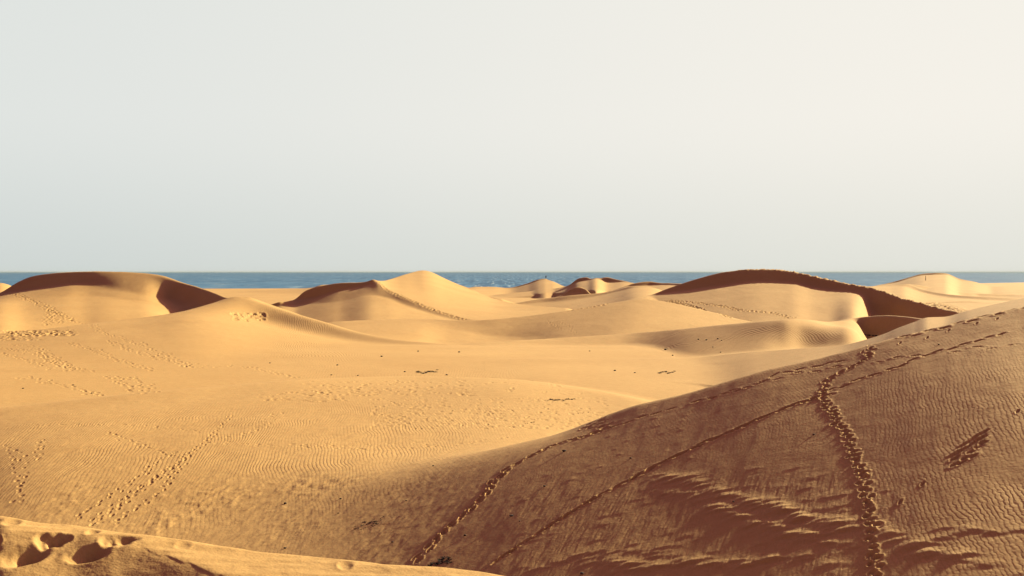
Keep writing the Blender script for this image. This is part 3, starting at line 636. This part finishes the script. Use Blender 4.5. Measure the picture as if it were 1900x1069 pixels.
scrub('scrub_patch', line((772, 690), (785, 693), 5, 1.5, .8, 1)+line((787, 692), (812, 690), 8, 1.5, .9, 2), .30, 'longest low patch of dark scrub in the middle of the bright plain', 1)
scrub('scrub_patch', line((1224, 692), (1236, 690), 5, 1.5, .6, 3)+line((1240, 693), (1250, 690), 4, 1.2, .8, 4), .27, 'short low patch of dark scrub on the bright plain right of the middle', 2)
scrub('scrub_patch', line((1018, 744), (1064, 741), 16, 1.2, .8, 5), .19, 'thin ragged line of dark scrub just beyond the shaded edge of the near dune', 3)
scrub('scrub_patch', line((658, 981), (710, 965), 22, 2.0, 2.6, 6)+line((676, 966), (700, 972), 12, 3, 2.5, 16), .10, 'sparse patch of dark scrub near the foot of the brown slope behind the foreground crest', 4)
scrub('leafy_shrub', line((800, 1049), (838, 1040), 16, 3, 2.2, 7)+line((815, 1038), (832, 1036), 8, 2.5, 1.5, 8), .17, 'dense dark leafy shrub just behind the bright foreground crest', 5, 70)
scrub('scrub_patch', line((1606, 621.5), (1629, 624), 10, 1.2, .6, 9), .42, 'dark scrub in the hollow below the purple shaded slip face', 6)
scrub('scrub_patch', line((976, 787), (992, 784), 5, 1.5, .6, 10), .1, 'very small scrub patch on the shade edge, left of the other small one', 7)
scrub('scrub_patch', line((1066, 768), (1090, 765), 6, 2, .6, 11), .09, 'very small broken line of scrub on the shade edge near the thin ragged line', 8)

# the walker on the far crest and the post on the right far dune
def skinned(name, pts, edges, rad, m, parent=None):
    me = bpy.data.meshes.new(name); me.from_pydata(pts, edges, []); me.materials.append(m)
    o = bpy.data.objects.new(name, me); scene.collection.objects.link(o)
    if parent: o.parent = parent
    sk = o.modifiers.new('skin', 'SKIN'); sk.use_smooth_shade = True
    for v, r in zip(me.skin_vertices[0].data, rad): v.radius = (r, r)
    me.skin_vertices[0].data[0].use_root = True
    ss = o.modifiers.new('sub', 'SUBSURF'); ss.levels = 1; ss.render_levels = 2
    return o
M_SKIN = simple_mat('skin', (.35, .2, .13)); M_CLOTH = simple_mat('black_cloth', (.012, .012, .014)); M_TROU = simple_mat('dark_trousers', (.02, .018, .02)); M_HAIR = simple_mat('dark_hair', (.012, .009, .007)); M_WOOD = simple_mat('weathered_wood', (.06, .04, .03))
jx = 1013; j = int(np.searchsorted(cols, jx)); i0 = np.searchsorted(ds, 765); i1 = np.searchsorted(ds, 830)
ic = i0+int(np.argmin(VV[j, i0:i1])); wy_ = float(ds[ic]); wx_ = (jx-CX)/F*wy_
root = bpy.data.objects.new('person', None); scene.collection.objects.link(root); root.location = (wx_, wy_, ground_z(wx_, wy_)-.02); root.rotation_euler = (0, 0, .6); root.scale = (1.3, 1.3, 1.3)
tag(root, 'lone person in dark clothes standing on the far dune crest against the sea', 'person')
B = [(0, 0, .95), (0, 0, 1.15), (0, 0, 1.4), (0, .01, 1.5), (0, .02, 1.62), (0, .02, 1.72), (-.19, 0, 1.42), (-.25, .02, 1.15), (-.24, .1, .9), (-.24, .13, .82), (.19, 0, 1.42), (.25, .02, 1.15), (.24, .1, .9), (.24, .13, .82),
     (-.1, 0, .9), (-.11, .03, .5), (-.11, -.02, .09), (-.11, .14, .04), (.1, 0, .9), (.11, .1, .5), (.11, .14, .09), (.11, .3, .04)]
E_ = [(0, 1), (1, 2), (2, 3), (3, 4), (4, 5), (2, 6), (6, 7), (7, 8), (8, 9), (2, 10), (10, 11), (11, 12), (12, 13), (0, 14), (14, 15), (15, 16), (16, 17), (0, 18), (18, 19), (19, 20), (20, 21)]
skinned('body', B, E_, [.14, .13, .14, .055, .1, .085, .06, .045, .035, .03, .06, .045, .035, .03, .09, .06, .045, .035, .09, .06, .045, .035], M_SKIN, root)
skinned('jacket', [B[0], B[1], B[2], B[6], B[7], B[8], B[10], B[11], B[12]], [(0, 1), (1, 2), (2, 3), (3, 4), (4, 5), (2, 6), (6, 7), (7, 8)], [.18, .17, .18, .085, .07, .055, .085, .07, .055], M_CLOTH, root)
skinned('trousers', [B[0], B[14], B[15], B[16], B[18], B[19], B[20]], [(0, 1), (1, 2), (2, 3), (0, 4), (4, 5), (5, 6)], [.16, .115, .085, .065, .115, .085, .065], M_TROU, root)
skinned('hair', [(0, 0, 1.66), (0, -.01, 1.76)], [(0, 1)], [.1, .09], M_HAIR, root)
x, y = pick(1717.5, 520.5, 500)
root = bpy.data.objects.new('wooden_post', None); scene.collection.objects.link(root); root.location = (x, y, ground_z(x, y))
tag(root, 'thin dark wooden post standing on the slope of the far right dune', 'post')
def lathe(name, prof, m, parent, n=10, loc=(0, 0, 0)):
    vs = [(r*math.cos(2*math.pi*k/n)+loc[0], r*math.sin(2*math.pi*k/n)+loc[1], z+loc[2]) for r, z in prof for k in range(n)]
    fs = [(a*n+k, a*n+(k+1) % n, (a+1)*n+(k+1) % n, (a+1)*n+k) for a in range(len(prof)-1) for k in range(n)]
    fs += [tuple(range(n))[::-1], tuple(range((len(prof)-1)*n, len(prof)*n))]
    return mesh_obj(name, vs, fs, m, parent)
lathe('shaft', [(.17, -.5), (.165, .3), (.15, 1.1), (.12, 1.2), (.1, 2.0)], M_WOOD, root)
lathe('cap', [(.13, 2.0), (.15, 2.05), (.12, 2.2), (.03, 2.28)], M_WOOD, root)

# ------------------------------------------------------------------ haze over the sea
bpy.ops.mesh.primitive_cube_add(size=1)
hz = bpy.context.object; hz.name = 'haze'; hz.dimensions = (124000, 156000, 40); hz.location = (0, 75000, 9.5); hz['kind'] = 'stuff'; hz['label'] = 'thin pale sea haze'
hz.scale = (124000, 156000, 46); hz.location = (0, 75500, 12)
hm = bpy.data.materials.new('haze'); hm.use_nodes = True; hn = hm.node_tree; hn.nodes.clear()
pv = hn.nodes.new('ShaderNodeVolumePrincipled'); pv.inputs['Density'].default_value = 1.2e-5; pv.inputs['Color'].default_value = (.25, .29, .30, 1); pv.inputs['Anisotropy'].default_value = 0
ho = hn.nodes.new('ShaderNodeOutputMaterial'); hn.links.new(pv.outputs[0], ho.inputs['Volume']); hz.data.materials.append(hm)
